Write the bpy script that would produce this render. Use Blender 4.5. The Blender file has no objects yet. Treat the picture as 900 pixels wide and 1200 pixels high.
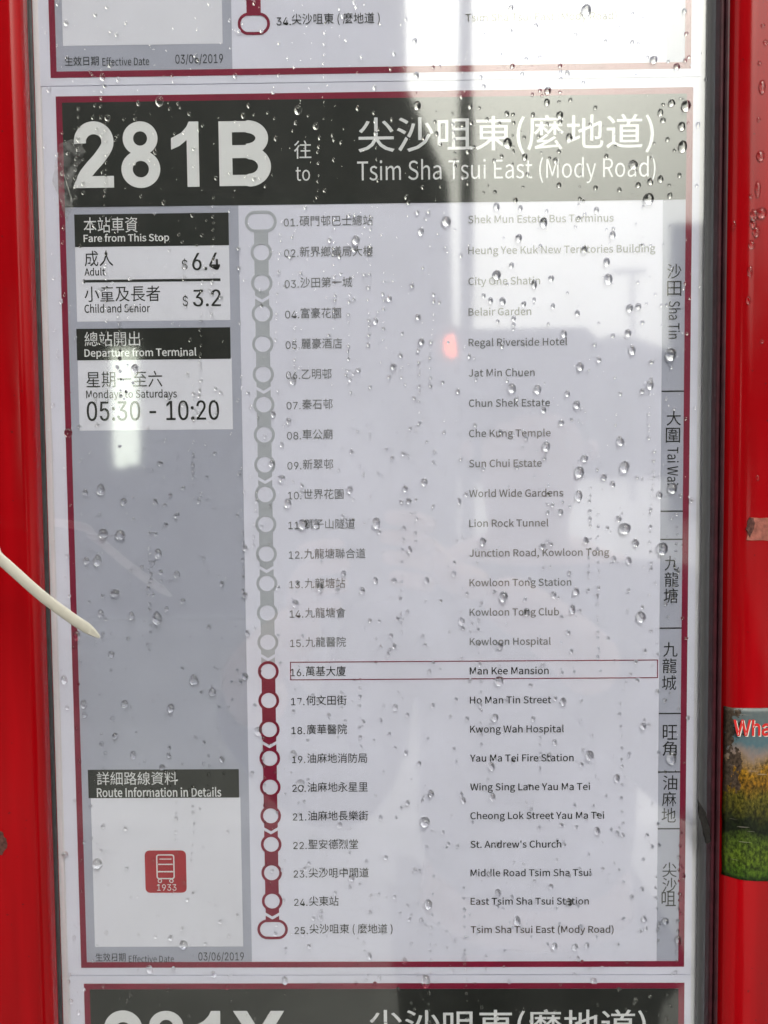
import bpy, bmesh, math, random, os
from mathutils import Vector, Matrix, noise
random.seed(7)
C = bpy.context.scene.collection
SC = bpy.context.scene
R = math.radians

# ------------------------------------------------------------------ camera
Z0 = 1.55                                   # height of the poster's centre above the pavement
CAM = Vector((0.00752508, -0.36355959, 0.03232318 + Z0))
RIGHT = Vector((0.9998910, 0.0115918, -0.0091412))
FWD = Vector((-0.0120550, 0.9985555, -0.0523601))
UP = Vector((0.0085211, 0.0524646, 0.9985864))
F = 960.0                                   # focal length in photo pixels (900 x 1200)
cd = bpy.data.cameras.new('camera'); cam = bpy.data.objects.new('camera', cd); C.objects.link(cam)
cd.sensor_fit = 'VERTICAL'; cd.sensor_height = 36; cd.sensor_width = 27; cd.lens = F / 1200 * 36
cd.clip_start = 0.001; cd.clip_end = 2000
M = Matrix.Identity(4)
for i in range(3):
    M[i][0] = RIGHT[i]; M[i][1] = UP[i]; M[i][2] = -FWD[i]; M[i][3] = CAM[i]
cam.matrix_world = M
cd.dof.use_dof = True; cd.dof.focus_distance = 0.360; cd.dof.aperture_fstop = 13
SC.camera = cam
SC.render.resolution_x = 768; SC.render.resolution_y = 1024

# ------------------------------------------------------------------ sky, sun, exposure
SUN_EL, SUN_AZ = 46, 170                    # thin overcast, the bright part of the sky behind the viewer and to the right
w = bpy.data.worlds.new('World'); SC.world = w; w.use_nodes = True
nt = w.node_tree; nt.nodes.clear()
sky = nt.nodes.new('ShaderNodeTexSky'); sky.sky_type = 'NISHITA'; sky.sun_disc = False
sky.sun_elevation = R(SUN_EL); sky.sun_rotation = R(SUN_AZ); sky.dust_density = 7.0; sky.air_density = 1.0; sky.ozone_density = 1.0
hs = nt.nodes.new('ShaderNodeHueSaturation'); hs.inputs['Saturation'].default_value = 0.12
bg = nt.nodes.new('ShaderNodeBackground'); bg.inputs['Strength'].default_value = 0.15
wo = nt.nodes.new('ShaderNodeOutputWorld')
tn = nt.nodes.new('ShaderNodeMix'); tn.data_type = 'RGBA'; tn.blend_type = 'MULTIPLY'; tn.inputs[0].default_value = 1
tn.inputs[7].default_value = (0.985, 1.0, 0.895, 1)
nt.links.new(sky.outputs[0], hs.inputs['Color']); nt.links.new(hs.outputs[0], tn.inputs[6])
nt.links.new(tn.outputs[2], bg.inputs['Color']); nt.links.new(bg.outputs[0], wo.inputs[0])
sd = bpy.data.lights.new('sun', 'SUN'); sun = bpy.data.objects.new('sun', sd); C.objects.link(sun)
sd.energy = 0.7; sd.angle = R(24); sd.color = (1, 0.97, 0.92)
el, az = R(SUN_EL), R(SUN_AZ)
sun.rotation_euler = Vector((math.sin(az)*math.cos(el), math.cos(az)*math.cos(el), math.sin(el))).to_track_quat('Z', 'Y').to_euler()
sun.location = (0, -3, 8)
SC.view_settings.view_transform = 'Standard'; SC.view_settings.look = 'None'
SC.view_settings.gamma = 1; SC.view_settings.use_curve_mapping = False
SC.view_settings.exposure = 0.26
SC.cycles.use_denoising = True; SC.cycles.denoising_input_passes = 'RGB_ALBEDO_NORMAL'; SC.cycles.denoising_prefilter = 'ACCURATE'
SC.cycles.max_bounces = 14; SC.cycles.transparent_max_bounces = 24; SC.cycles.transmission_bounces = 10
SC.cycles.glossy_bounces = 5; SC.cycles.diffuse_bounces = 4
SC.cycles.sample_clamp_indirect = 6.0
SC.cycles.blur_glossy = 0.2; SC.cycles.adaptive_threshold = 0.004

# ------------------------------------------------------------------ pixel -> place
def P(x, y, Y=0.0):
    "point on the plane at depth Y (the sign's face is Y = 0) under a photo pixel"
    d = RIGHT*((x-450)/F) + FWD + UP*((600-y)/F)
    return CAM + d*((Y-CAM.y)/d.y)
COVER_Y = -0.0007
def Q(x, y, Y):
    "point behind the viewer, at depth Y, mirrored in the cover at a photo pixel"
    d = RIGHT*((x-450)/F) + FWD + UP*((600-y)/F)
    o = CAM + d*((COVER_Y-CAM.y)/d.y); d = Vector((d.x, -d.y, d.z))
    return o + d*((Y-o.y)/d.y)

# ------------------------------------------------------------------ materials
MATS = {}
def nodes(name):
    m = bpy.data.materials.new(name); m.use_nodes = True; MATS[name] = m
    return m, m.node_tree, m.node_tree.nodes, m.node_tree.links, m.node_tree.nodes['Principled BSDF']
def pm(name, col, rough=0.6, spec=0.3, metal=0.0, var=0.0, scale=60.0, bump=0.0, coat=0.0, emit=None, estr=0.0, bscale=None):
    m, t, N, L, b = nodes(name)
    b.inputs['Base Color'].default_value = (*col, 1); b.inputs['Roughness'].default_value = rough
    b.inputs['Specular IOR Level'].default_value = spec; b.inputs['Metallic'].default_value = metal
    b.inputs['Coat Weight'].default_value = coat; b.inputs['Coat Roughness'].default_value = 0.08
    if emit: b.inputs['Emission Color'].default_value = (*emit, 1); b.inputs['Emission Strength'].default_value = estr
    if var or bump:
        tc = N.new('ShaderNodeNewGeometry')
        nz = N.new('ShaderNodeTexNoise'); nz.inputs['Scale'].default_value = scale; nz.inputs['Detail'].default_value = 6
        L.new(tc.outputs['Position'], nz.inputs['Vector'])
        if var:
            mr = N.new('ShaderNodeMapRange'); mr.inputs['From Min'].default_value = 0.3; mr.inputs['From Max'].default_value = 0.7
            mr.inputs['To Min'].default_value = 1-var; mr.inputs['To Max'].default_value = 1+var
            mx = N.new('ShaderNodeMix'); mx.data_type = 'RGBA'; mx.blend_type = 'MULTIPLY'; mx.inputs[0].default_value = 1
            mx.inputs[6].default_value = (*col, 1)
            L.new(nz.outputs[0], mr.inputs[0]); L.new(mr.outputs[0], mx.inputs[7]); L.new(mx.outputs[2], b.inputs['Base Color'])
        if bump:
            n2 = N.new('ShaderNodeTexNoise'); n2.inputs['Scale'].default_value = bscale or scale*3; n2.inputs['Detail'].default_value = 3
            L.new(tc.outputs['Position'], n2.inputs['Vector'])
            bp = N.new('ShaderNodeBump'); bp.inputs['Strength'].default_value = bump; bp.inputs['Distance'].default_value = 0.001
            L.new(n2.outputs[0], bp.inputs['Height']); L.new(bp.outputs[0], b.inputs['Normal'])
    return m
pm('paper', (0.72, 0.725, 0.86), 0.7, 0.2, var=0.035, scale=25, bump=0.5, bscale=14)
pm('margin_paper', (0.72, 0.72, 0.78), 0.7, 0.2, var=0.035, scale=25)
pm('column_grey', (0.43, 0.445, 0.55), 0.7, 0.2, var=0.03, scale=25, bump=0.5, bscale=14)
pm('panel_white', (0.74, 0.745, 0.85), 0.7, 0.2, var=0.025, scale=40)
pm('ink_black', (0.022, 0.024, 0.022), 0.6, 0.2, var=0.15, scale=120)
pm('ink_text', (0.03, 0.032, 0.032), 0.6, 0.2)
pm('ink_faded', (0.22, 0.225, 0.24), 0.6, 0.2)
pm('ink_marker', (0.45, 0.47, 0.53), 0.6, 0.2)
pm('ink_white', (0.75, 0.76, 0.80), 0.6, 0.2)
pm('ink_crimson', (0.235, 0.012, 0.045), 0.6, 0.2, var=0.1, scale=80)
pm('ink_red', (0.42, 0.03, 0.045), 0.6, 0.2)
pm('seal', (0.03, 0.028, 0.03), 0.45, 0.4, var=0.3, scale=200)
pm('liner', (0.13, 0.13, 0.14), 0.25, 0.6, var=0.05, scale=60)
pm('wall_shade_maroon', (0.05, 0.010, 0.016), 0.4, 0.4, var=0.3, scale=200)  # red inner wall's shade, put into the colour
pm('steel_back', (0.30, 0.30, 0.32), 0.5, 0.4)
pm('tie', (0.50, 0.47, 0.42), 0.42, 0.4, var=0.06, scale=150, bump=0.15)
pm('flake', (0.018, 0.016, 0.016), 0.7, 0.2, var=0.4, scale=900)
pm('scrap', (0.34, 0.11, 0.085), 0.7, 0.3, var=0.35, scale=350, bump=0.3)
pm('scrap_dark', (0.10, 0.04, 0.035), 0.8, 0.2, var=0.5, scale=700, bump=0.4)
pm('sticker_red', (0.62, 0.03, 0.03), 0.4, 0.3)
pm('sticker_white', (0.72, 0.66, 0.62), 0.4, 0.3)
# street seen in the cover
pm('concrete', (0.16, 0.16, 0.17), 0.8, 0.3, var=0.2, scale=0.8)
pm('concrete_dark', (0.06, 0.06, 0.065), 0.8, 0.3, var=0.2, scale=0.8)
pm('window_glass', (0.03, 0.035, 0.04), 0.15, 0.5)
pm('lit_window', (0.8, 0.85, 0.75), 0.5, 0.3, emit=(0.93, 1.0, 0.84), estr=2.9)
pm('post_metal', (0.06, 0.06, 0.065), 0.5, 0.4)
pm('signal_black', (0.02, 0.02, 0.02), 0.5, 0.4)
pm('signal_red', (0.6, 0.05, 0.02), 0.4, 0.4, emit=(1.0, 0.16, 0.05), estr=4.5)
pm('signal_dark', (0.03, 0.03, 0.02), 0.3, 0.5)
pm('hill_green', (0.045, 0.055, 0.045), 0.95, 0.1, var=0.3, scale=0.05)
pm('asphalt', (0.36, 0.36, 0.35), 0.35, 0.5, var=0.3, scale=1.5)
pm('paving', (0.20, 0.20, 0.195), 0.5, 0.4, var=0.2, scale=3)
pm('jacket', (0.03, 0.034, 0.05), 0.8, 0.2, var=0.2, scale=30)
pm('trousers', (0.03, 0.03, 0.033), 0.85, 0.2)
pm('shoe', (0.03, 0.03, 0.03), 0.6, 0.3)
pm('skin', (0.50, 0.32, 0.24), 0.5, 0.35)
pm('hair', (0.012, 0.010, 0.010), 0.5, 0.3)
pm('eye', (0.6, 0.58, 0.55), 0.3, 0.5)
pm('phone_body', (0.10, 0.10, 0.11), 0.25, 0.5)
pm('lens', (0.005, 0.005, 0.008), 0.05, 0.5)
pm('strap', (0.6, 0.6, 0.62), 0.7, 0.2)

# glossy red enamel with faint dirt, vertical runs and dulled patches
m, t, N, L, b = nodes('red_enamel')
g = N.new('ShaderNodeNewGeometry'); mp = N.new('ShaderNodeMapping'); mp.inputs['Scale'].default_value = (90, 90, 6)
L.new(g.outputs['Position'], mp.inputs[0])
n1 = N.new('ShaderNodeTexNoise'); n1.inputs['Scale'].default_value = 1.0; n1.inputs['Detail'].default_value = 5; L.new(mp.outputs[0], n1.inputs[0])
n2 = N.new('ShaderNodeTexNoise'); n2.inputs['Scale'].default_value = 35; n2.inputs['Detail'].default_value = 8; L.new(g.outputs['Position'], n2.inputs[0])
cr = N.new('ShaderNodeValToRGB'); cr.color_ramp.elements[0].position = 0.30; cr.color_ramp.elements[0].color = (0.25, 0.001, 0.003, 1)
cr.color_ramp.elements[1].position = 0.72; cr.color_ramp.elements[1].color = (0.42, 0.002, 0.006, 1)
L.new(n1.outputs[0], cr.inputs[0])
n3 = N.new('ShaderNodeTexNoise'); n3.inputs['Scale'].default_value = 420; n3.inputs['Detail'].default_value = 3; L.new(g.outputs['Position'], n3.inputs[0])
c3 = N.new('ShaderNodeMapRange'); c3.inputs['From Min'].default_value = 0.70; c3.inputs['From Max'].default_value = 0.76; L.new(n3.outputs[0], c3.inputs[0])
mx = N.new('ShaderNodeMix'); mx.data_type = 'RGBA'; mx.inputs[7].default_value = (0.14, 0.008, 0.010, 1); L.new(c3.outputs[0], mx.inputs[0]); L.new(cr.outputs[0], mx.inputs[6]); L.new(mx.outputs[2], b.inputs['Base Color'])
mr = N.new('ShaderNodeMapRange'); mr.inputs['From Min'].default_value = 0.3; mr.inputs['From Max'].default_value = 0.7; mr.inputs['To Min'].default_value = 0.08; mr.inputs['To Max'].default_value = 0.22
L.new(n2.outputs[0], mr.inputs[0]); L.new(mr.outputs[0], b.inputs['Roughness']); b.inputs['Specular IOR Level'].default_value = 0.35
bp = N.new('ShaderNodeBump'); bp.inputs['Strength'].default_value = 0.02; bp.inputs['Distance'].default_value = 0.001; L.new(n2.outputs[0], bp.inputs['Height']); L.new(bp.outputs[0], b.inputs['Normal'])

# clear acrylic: see-through sheet, mirror reflection, thin film of dried dirt
def film(name, refl, rough, dirt, dcol=(0.6, 0.6, 0.62), wav=0.05, wsc=9.0, dsc=(35, 35, 7)):
    m, t, N, L, b = nodes(name); N.remove(b); out = N['Material Output']
    g = N.new('ShaderNodeNewGeometry')
    nz = N.new('ShaderNodeTexNoise'); nz.inputs['Scale'].default_value = wsc; nz.inputs['Detail'].default_value = 1; L.new(g.outputs['Position'], nz.inputs[0])
    bp = N.new('ShaderNodeBump'); bp.inputs['Strength'].default_value = wav; bp.inputs['Distance'].default_value = 0.002; L.new(nz.outputs[0], bp.inputs['Height'])
    tr = N.new('ShaderNodeBsdfTransparent'); gl = N.new('ShaderNodeBsdfGlossy'); gl.inputs['Roughness'].default_value = rough; L.new(bp.outputs[0], gl.inputs['Normal'])
    lw = N.new('ShaderNodeLayerWeight'); lw.inputs['Blend'].default_value = 0.5
    pw = N.new('ShaderNodeMath'); pw.operation = 'POWER'; pw.inputs[1].default_value = 4; L.new(lw.outputs['Facing'], pw.inputs[0])
    ma = N.new('ShaderNodeMath'); ma.operation = 'MULTIPLY_ADD'; ma.inputs[1].default_value = 0.8; ma.inputs[2].default_value = refl; ma.use_clamp = True; L.new(pw.outputs[0], ma.inputs[0])
    mix = N.new('ShaderNodeMixShader'); L.new(ma.outputs[0], mix.inputs[0]); L.new(tr.outputs[0], mix.inputs[1]); L.new(gl.outputs[0], mix.inputs[2])
    df = N.new('ShaderNodeBsdfDiffuse'); df.inputs['Color'].default_value = (*dcol, 1)
    mp = N.new('ShaderNodeMapping'); mp.inputs['Scale'].default_value = dsc; L.new(g.outputs['Position'], mp.inputs[0])
    n2 = N.new('ShaderNodeTexNoise'); n2.inputs['Scale'].default_value = 1; n2.inputs['Detail'].default_value = 7; L.new(mp.outputs[0], n2.inputs[0])
    mr = N.new('ShaderNodeMapRange'); mr.inputs['From Min'].default_value = 0.35; mr.inputs['From Max'].default_value = 0.75; mr.inputs['To Max'].default_value = dirt; L.new(n2.outputs[0], mr.inputs[0])
    m2 = N.new('ShaderNodeMixShader'); L.new(mr.outputs[0], m2.inputs[0]); L.new(mix.outputs[0], m2.inputs[1]); L.new(df.outputs[0], m2.inputs[2])
    L.new(m2.outputs[0], out.inputs[0]); return m
film('acrylic', 0.115, 0.045, 0.012)
film('clear_tape', 0.05, 0.2, 0.16, wav=0.15, wsc=300, dsc=(300, 300, 300))

# water
m, t, N, L, b = nodes('water'); b.inputs['Base Color'].default_value = (1, 1, 1, 1); b.inputs['Roughness'].default_value = 0.0
b.inputs['IOR'].default_value = 1.33; b.inputs['Transmission Weight'].default_value = 1.0

# printed landscape of the sticker (object space: x 0..1 across, z 0..1 up)
m, t, N, L, b = nodes('landscape_print'); b.inputs['Roughness'].default_value = 0.38; b.inputs['Specular IOR Level'].default_value = 0.4
uv = N.new('ShaderNodeUVMap'); uv.uv_map = 'UVMap'
sx = N.new('ShaderNodeSeparateXYZ'); L.new(uv.outputs[0], sx.inputs[0])
def nz_(scale, det=5, vec=None):
    n = N.new('ShaderNodeTexNoise'); n.inputs['Scale'].default_value = scale; n.inputs['Detail'].default_value = det; n.inputs['Roughness'].default_value = 0.65
    L.new(vec or uv.outputs[0], n.inputs[0]); return n.outputs[0]
def math_(op, a, b_, c=None):
    n = N.new('ShaderNodeMath'); n.operation = op
    for i, v in enumerate((a, b_, c)):
        if v is None: continue
        if isinstance(v, (int, float)): n.inputs[i].default_value = v
        else: L.new(v, n.inputs[i])
    return n.outputs[0]
def ramp_(fac, els, interp='LINEAR'):
    n = N.new('ShaderNodeValToRGB'); n.color_ramp.interpolation = interp
    while len(n.color_ramp.elements) < len(els): n.color_ramp.elements.new(0.5)
    for e, (p, c) in zip(n.color_ramp.elements, els): e.position = p; e.color = (*c, 1)
    L.new(fac, n.inputs[0]); return n.outputs[0]
def mixc(f, a, b_, mode='MIX'):
    n = N.new('ShaderNodeMix'); n.data_type = 'RGBA'; n.blend_type = mode
    if isinstance(f, (int, float)): n.inputs[0].default_value = f
    else: L.new(f, n.inputs[0])
    for i, v in ((6, a), (7, b_)):
        if isinstance(v, tuple): n.inputs[i].default_value = (*v, 1)
        else: L.new(v, n.inputs[i])
    return n.outputs[2]
wob = math_('MULTIPLY_ADD', nz_(5.0), 0.22, -0.11)
h = math_('ADD', sx.outputs[2] if False else sx.outputs[1], wob)
base = ramp_(h, [(0.0, (0.05, 0.13, 0.012)), (0.12, (0.13, 0.21, 0.02)), (0.24, (0.09, 0.15, 0.02)), (0.285, (0.012, 0.02, 0.008)), (0.34, (0.02, 0.03, 0.01)),
                 (0.39, (0.09, 0.09, 0.015)), (0.48, (0.17, 0.15, 0.02)), (0.56, (0.34, 0.17, 0.015)), (0.64, (0.46, 0.24, 0.02)), (0.69, (0.42, 0.28, 0.16)), (0.74, (0.38, 0.30, 0.28)), (0.80, (0.13, 0.24, 0.30)), (0.9, (0.17, 0.24, 0.27)), (1.0, (0.20, 0.22, 0.23))])
leaf = ramp_(nz_(34.0, 8), [(0.38, (0.15, 0.16, 0.15)), (0.52, (0.8, 0.8, 0.75)), (0.66, (1.7, 1.6, 1.3))])
mask = ramp_(h, [(0.27, (1, 1, 1)), (0.66, (1, 1, 1)), (0.72, (0.1, 0.1, 0.1))])
c = mixc(mask, base, mixc(1.0, base, leaf, 'MULTIPLY'))
trunk = math_('LESS_THAN', math_('ADD', sx.outputs[0], math_('MULTIPLY_ADD', nz_(11.0, 6), 0.85, -0.42)), 0.12)
trunk = math_('MULTIPLY', trunk, math_('GREATER_THAN', sx.outputs[1], 0.50))
tcol = ramp_(nz_(40.0, 6), [(0.35, (0.02, 0.014, 0.01)), (0.65, (0.16, 0.11, 0.08))])
c = mixc(trunk, c, tcol)
stm = N.new('ShaderNodeMapping'); stm.inputs['Scale'].default_value = (2.0, 70, 1); L.new(uv.outputs[0], stm.inputs[0])
scr = math_('GREATER_THAN', nz_(1.0, 2, stm.outputs[0]), 0.69)
c = mixc(math_('MULTIPLY', scr, 0.55), c, (0.55, 0.5, 0.45))
c = mixc(1.0, c, (0.62, 0.60, 0.60), 'MULTIPLY')
L.new(c, b.inputs['Base Color'])

# ------------------------------------------------------------------ mesh helpers
def link(name, me, mat=None, parent=None, loc=None):
    o = bpy.data.objects.new(name, me); C.objects.link(o)
    if mat and me: me.materials.clear(); me.materials.append(MATS[mat])
    if parent: o.parent = parent
    if loc: o.location = loc
    return o
def tag(o, label, cat, group=None, kind=None):
    if label: o['label'] = label
    if cat: o['category'] = cat
    if group: o['group'] = group
    if kind: o['kind'] = kind
    return o
def mesh(name, vs, fs, smooth=False):
    me = bpy.data.meshes.new(name); me.from_pydata([tuple(v) for v in vs], [], fs); me.update()
    if smooth: me.polygons.foreach_set('use_smooth', [True]*len(me.polygons))
    return me
def empty(name, loc=(0, 0, 0)):
    o = bpy.data.objects.new(name, None); C.objects.link(o); o.location = loc; o.empty_display_size = 0.02; return o
def poly(name, pts, Y, mat, parent):
    "flat printed shape; pts are (x, z) on the sign"
    return link(name, mesh(name, [(x, Y, z) for x, z in pts], [tuple(range(len(pts)))]), mat, parent)
def rect(name, x0, z0, x1, z1, Y, mat, parent):
    return poly(name, [(x0, z0), (x1, z0), (x1, z1), (x0, z1)], Y, mat, parent)
def prect(name, px, Y, mat, parent):
    a = P(px[0], px[1]); b_ = P(px[2], px[3]); return rect(name, a.x, b_.z, b_.x, a.z, Y, mat, parent)
def boxm(name, a, b_, mat, parent=None):
    x0, y0, z0 = a; x1, y1, z1 = b_
    v = [(x0,y0,z0),(x1,y0,z0),(x1,y1,z0),(x0,y1,z0),(x0,y0,z1),(x1,y0,z1),(x1,y1,z1),(x0,y1,z1)]
    f = [(0,3,2,1),(4,5,6,7),(0,1,5,4),(1,2,6,5),(2,3,7,6),(3,0,4,7)]
    return link(name, mesh(name, v, f), mat, parent)
def extrude(name, prof, z0, z1, mat, parent, smooth=True, closed=True, zs=None):
    "profile (x, y) drawn up from z0 to z1"
    zs = zs or [z0, z1]; n = len(prof); vs = [(x, y, z) for z in zs for x, y in prof]; fs = []
    for k in range(len(zs)-1):
        for i in range(n if closed else n-1):
            j = (i+1) % n; fs.append((k*n+i, k*n+j, (k+1)*n+j, (k+1)*n+i))
    if closed: fs += [tuple(range(n))[::-1], tuple((len(zs)-1)*n+i for i in range(n))]
    me = mesh(name, vs, fs, smooth); o = link(name, me, mat, parent)
    if smooth: me.set_sharp_from_angle(angle=R(32))
    return o
def ring(name, cx, cz, rx, rz, th, Y, mat, parent, pill=0.0, n=32):
    vs = []; fs = []
    for k in range(n):
        a = 2*math.pi*k/n; ca, sa = math.cos(a), math.sin(a); off = pill*(1 if ca > 1e-6 else -1 if ca < -1e-6 else 0)
        vs.append((cx+off+rx*ca, Y, cz+rz*sa)); vs.append((cx+off+(rx-th)*ca, Y, cz+(rz-th)*sa))
    for k in range(n):
        j = (k+1) % n; fs.append((2*k, 2*j, 2*j+1, 2*k+1))
    return link(name, mesh(name, vs, fs), mat, parent)

# ------------------------------------------------------------------ lettering
FD = bpy.utils.system_resource('DATAFILES', path='fonts') or ''
def font(fn):
    p = os.path.join(FD, fn)
    try: return bpy.data.fonts.load(p)
    except Exception: return None
F_CJK = font('Noto Sans CJK Regular.woff2'); F_SANS = font('Inter.woff2')
JOBS = []
def text(name, s, fnt, mat, parent, Y, box=None, em=None, bold=0.0, rot=False, fine=3, thick=0.0):
    "box = (x0, z0, x1, z1): ink fitted to it;  em = (x, z, sx, sy, centre): set at a fixed size"
    cu = bpy.data.curves.new('t', 'FONT'); cu.body = s; cu.resolution_u = fine; cu.offset = bold; cu.fill_mode = 'FRONT'
    if fnt: cu.font = fnt
    o = bpy.data.objects.new('t', cu); C.objects.link(o)
    JOBS.append((o, name, mat, parent, Y, box, em, rot, fnt is F_SANS and '1' in s, thick))
def pbox(x0, y0, x1, y1):
    a = P(x0, y0); b_ = P(x1, y1); return (a.x, b_.z, b_.x, a.z)
def unfoot(me, vs):
    "the posters' numeral one is a plain stem with a flag: draw the foot of each 1 into its stem"
    par = list(range(len(vs)))
    def fi(a):
        while par[a] != a: par[a] = par[par[a]]; a = par[a]
        return a
    for e in me.edges: par[fi(e.vertices[0])] = fi(e.vertices[1])
    isl = {}
    for i in range(len(vs)): isl.setdefault(fi(i), []).append(i)
    for g in isl.values():
        xs = [vs[i].x for i in g]; ys = [vs[i].y for i in g]; w_, h_ = max(xs)-min(xs), max(ys)-min(ys)
        if len(g) > 60 or not 0.28 < w_ < 0.35 or h_ < 0.45: continue
        x0 = min(xs); y0 = min(ys)
        for i in g:
            if vs[i].y - y0 < 0.09: vs[i].x = x0 + (0.136 if vs[i].x - x0 < 0.168 else 0.200)
def heavy(name, glyphs, parent, Y, mat='ink_white'):
    "heavy grotesque numerals; glyphs = [(char, (x0, z0, x1, z1))], pieces laid a hair apart in depth"
    vs = []; fs = []; lay = [0]
    def put(pts, bx_, w_):
        lay[0] += 1; b0 = len(vs); y = Y - 0.00001*(lay[0] % 4)
        for x, z in pts: vs.append((bx_[0]+x/w_*(bx_[2]-bx_[0]), y, bx_[1]+z*(bx_[3]-bx_[1])))
        return b0
    def strip(path, bx_, w_):
        L2 = []; R2_ = []
        for i, (x, z, h_) in enumerate(path):
            xa, za, _ = path[max(i-1, 0)]; xb, zb_, _ = path[min(i+1, len(path)-1)]; l = math.hypot(xb-xa, zb_-za) or 1
            nx_, nz_2 = -(zb_-za)/l*h_, (xb-xa)/l*h_; L2.append((x+nx_, z+nz_2)); R2_.append((x-nx_, z-nz_2))
        b0 = put(L2+R2_, bx_, w_); n_ = len(path)
        for i in range(n_-1): fs.append((b0+i, b0+i+1, b0+n_+i+1, b0+n_+i))
    def face(pts, bx_, w_):
        b0 = put(pts, bx_, w_); fs.append(tuple(b0+i for i in range(len(pts))))
    def annulus(cx_, cz_, ro, ri, bx_, w_):
        n_ = 40; b0 = put([(cx_+ro[0]*math.cos(2*math.pi*k/n_), cz_+ro[1]*math.sin(2*math.pi*k/n_)) for k in range(n_)] + [(cx_+ri[0]*math.cos(2*math.pi*k/n_), cz_+ri[1]*math.sin(2*math.pi*k/n_)) for k in range(n_)], bx_, w_)
        for k in range(n_): fs.append((b0+k, b0+(k+1) % n_, b0+n_+(k+1) % n_, b0+n_+k))
    ar = lambda cx_, cz_, rx, rz, a0, a1, h_, n_=20: [(cx_+rx*math.cos(R(a0+(a1-a0)*k/n_)), cz_+rz*math.sin(R(a0+(a1-a0)*k/n_)), h_) for k in range(n_+1)]
    for ch, bx_ in glyphs:
        if ch == '2':
            strip(ar(.345, .70, .225, .212, 187, -22, .098, 26) + [(.505, .545, .10), (.42, .44, .10), (.30, .32, .10), (.20, .21, .10), (.135, .10, .10)], bx_, .66)
            face([(0, 0), (.66, 0), (.66, .178), (.08, .178), (.02, .08)], bx_, .66)
        elif ch == '8':
            annulus(.33, .745, (.295, .258), (.118, .108), bx_, .66); annulus(.33, .283, (.33, .285), (.137, .125), bx_, .66)
        elif ch == '1':
            face([(.26, 0), (.46, 0), (.46, 1), (.30, 1), (.26, .92), (.17, .83), (0, .75)] [::1] + [(0, .575), (.14, .63), (.26, .72)], bx_, .46)
        elif ch == 'B':
            face([(0, 0), (.205, 0), (.205, 1), (0, 1)], bx_, .80)
            strip([(.15, .915, .085), (.42, .915, .085)] + ar(.43, .735, .235, .18, 88, -88, .098, 22) + [(.42, .548, .082), (.15, .548, .082)], bx_, .80)
            strip([(.15, .513, .082), (.42, .513, .082)] + ar(.455, .298, .245, .212, 88, -88, .10, 22) + [(.42, .085, .085), (.15, .085, .085)], bx_, .80)
        elif ch == 'X':
            face([(0, 0), (.24, 0), (.47, .34), (.70, 0), (.94, 0), (.60, .51), (.91, 1), (.68, 1), (.47, .68), (.27, 1), (.03, 1), (.35, .51)], bx_, .94)
    return link(name, mesh(name, vs, fs), mat, parent)
def flush_text():
    bpy.context.view_layer.update(); dg = bpy.context.evaluated_depsgraph_get()
    for o, name, mat, parent, Y, box, em, rot, fsans, thick in JOBS:
        me = bpy.data.meshes.new_from_object(o.evaluated_get(dg)); me.name = name
        vs = [v.co.copy() for v in me.vertices]
        if not vs: continue
        if fsans: unfoot(me, vs)
        if rot: vs = [Vector((v.y, -v.x, 0)) for v in vs]      # lettering turned to read downwards
        x0 = min(v.x for v in vs); x1 = max(v.x for v in vs); y0 = min(v.y for v in vs); y1 = max(v.y for v in vs)
        for v, q in zip(me.vertices, vs):
            if box:
                X = box[0] + (q.x-x0)/(x1-x0)*(box[2]-box[0]); Z = box[1] + (q.y-y0)/(y1-y0)*(box[3]-box[1])
            else:
                x, z, sx_, sy_, cen = em
                X = x + (q.x-x0)*sx_; Z = z + (q.y - ((y0+y1)/2 if cen else 0))*sy_
            v.co = (X, Y, Z)
        if thick:                                              # a second strike beside the first makes the stems heavier
            n_ = len(me.vertices); f_ = [tuple(q.vertices) for q in me.polygons]; c_ = [tuple(v.co) for v in me.vertices]
            me = mesh(name, c_+[(x+thick, y-0.00001, z) for x, y, z in c_], f_+[tuple(i+n_ for i in q) for q in f_])
        me.update(); link(name, me, mat, parent)
    bpy.data.batch_remove([j[0] for j in JOBS] + [j[0].data for j in JOBS])
    JOBS.clear()

# ------------------------------------------------------------------ ground of the stop
tag(boxm('road', (-300, -300, -0.5), (300, 300, -0.12), 'asphalt'), None, None, kind='structure')
tag(boxm('pavement', (-12, -3.2, -0.3), (12, 4, 0), 'paving'), None, None, kind='structure')

# ------------------------------------------------------------------ the sign: red totem with a glazed recess
sign = empty('bus_stop_sign', (0, 0, 0))
tag(sign, 'red enamelled bus stop totem whose clear cover protects the route posters', 'bus stop sign')
ZB, ZT = 0.0, 2.45
xl, xr = -0.1475, 0.1490
def arc(cx, cy, rx, ry, a0, a1, n):
    return [(cx+rx*math.cos(R(a0+(a1-a0)*k/n)), cy+ry*math.sin(R(a0+(a1-a0)*k/n))) for k in range(n+1)]
FACE = -0.0125
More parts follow.
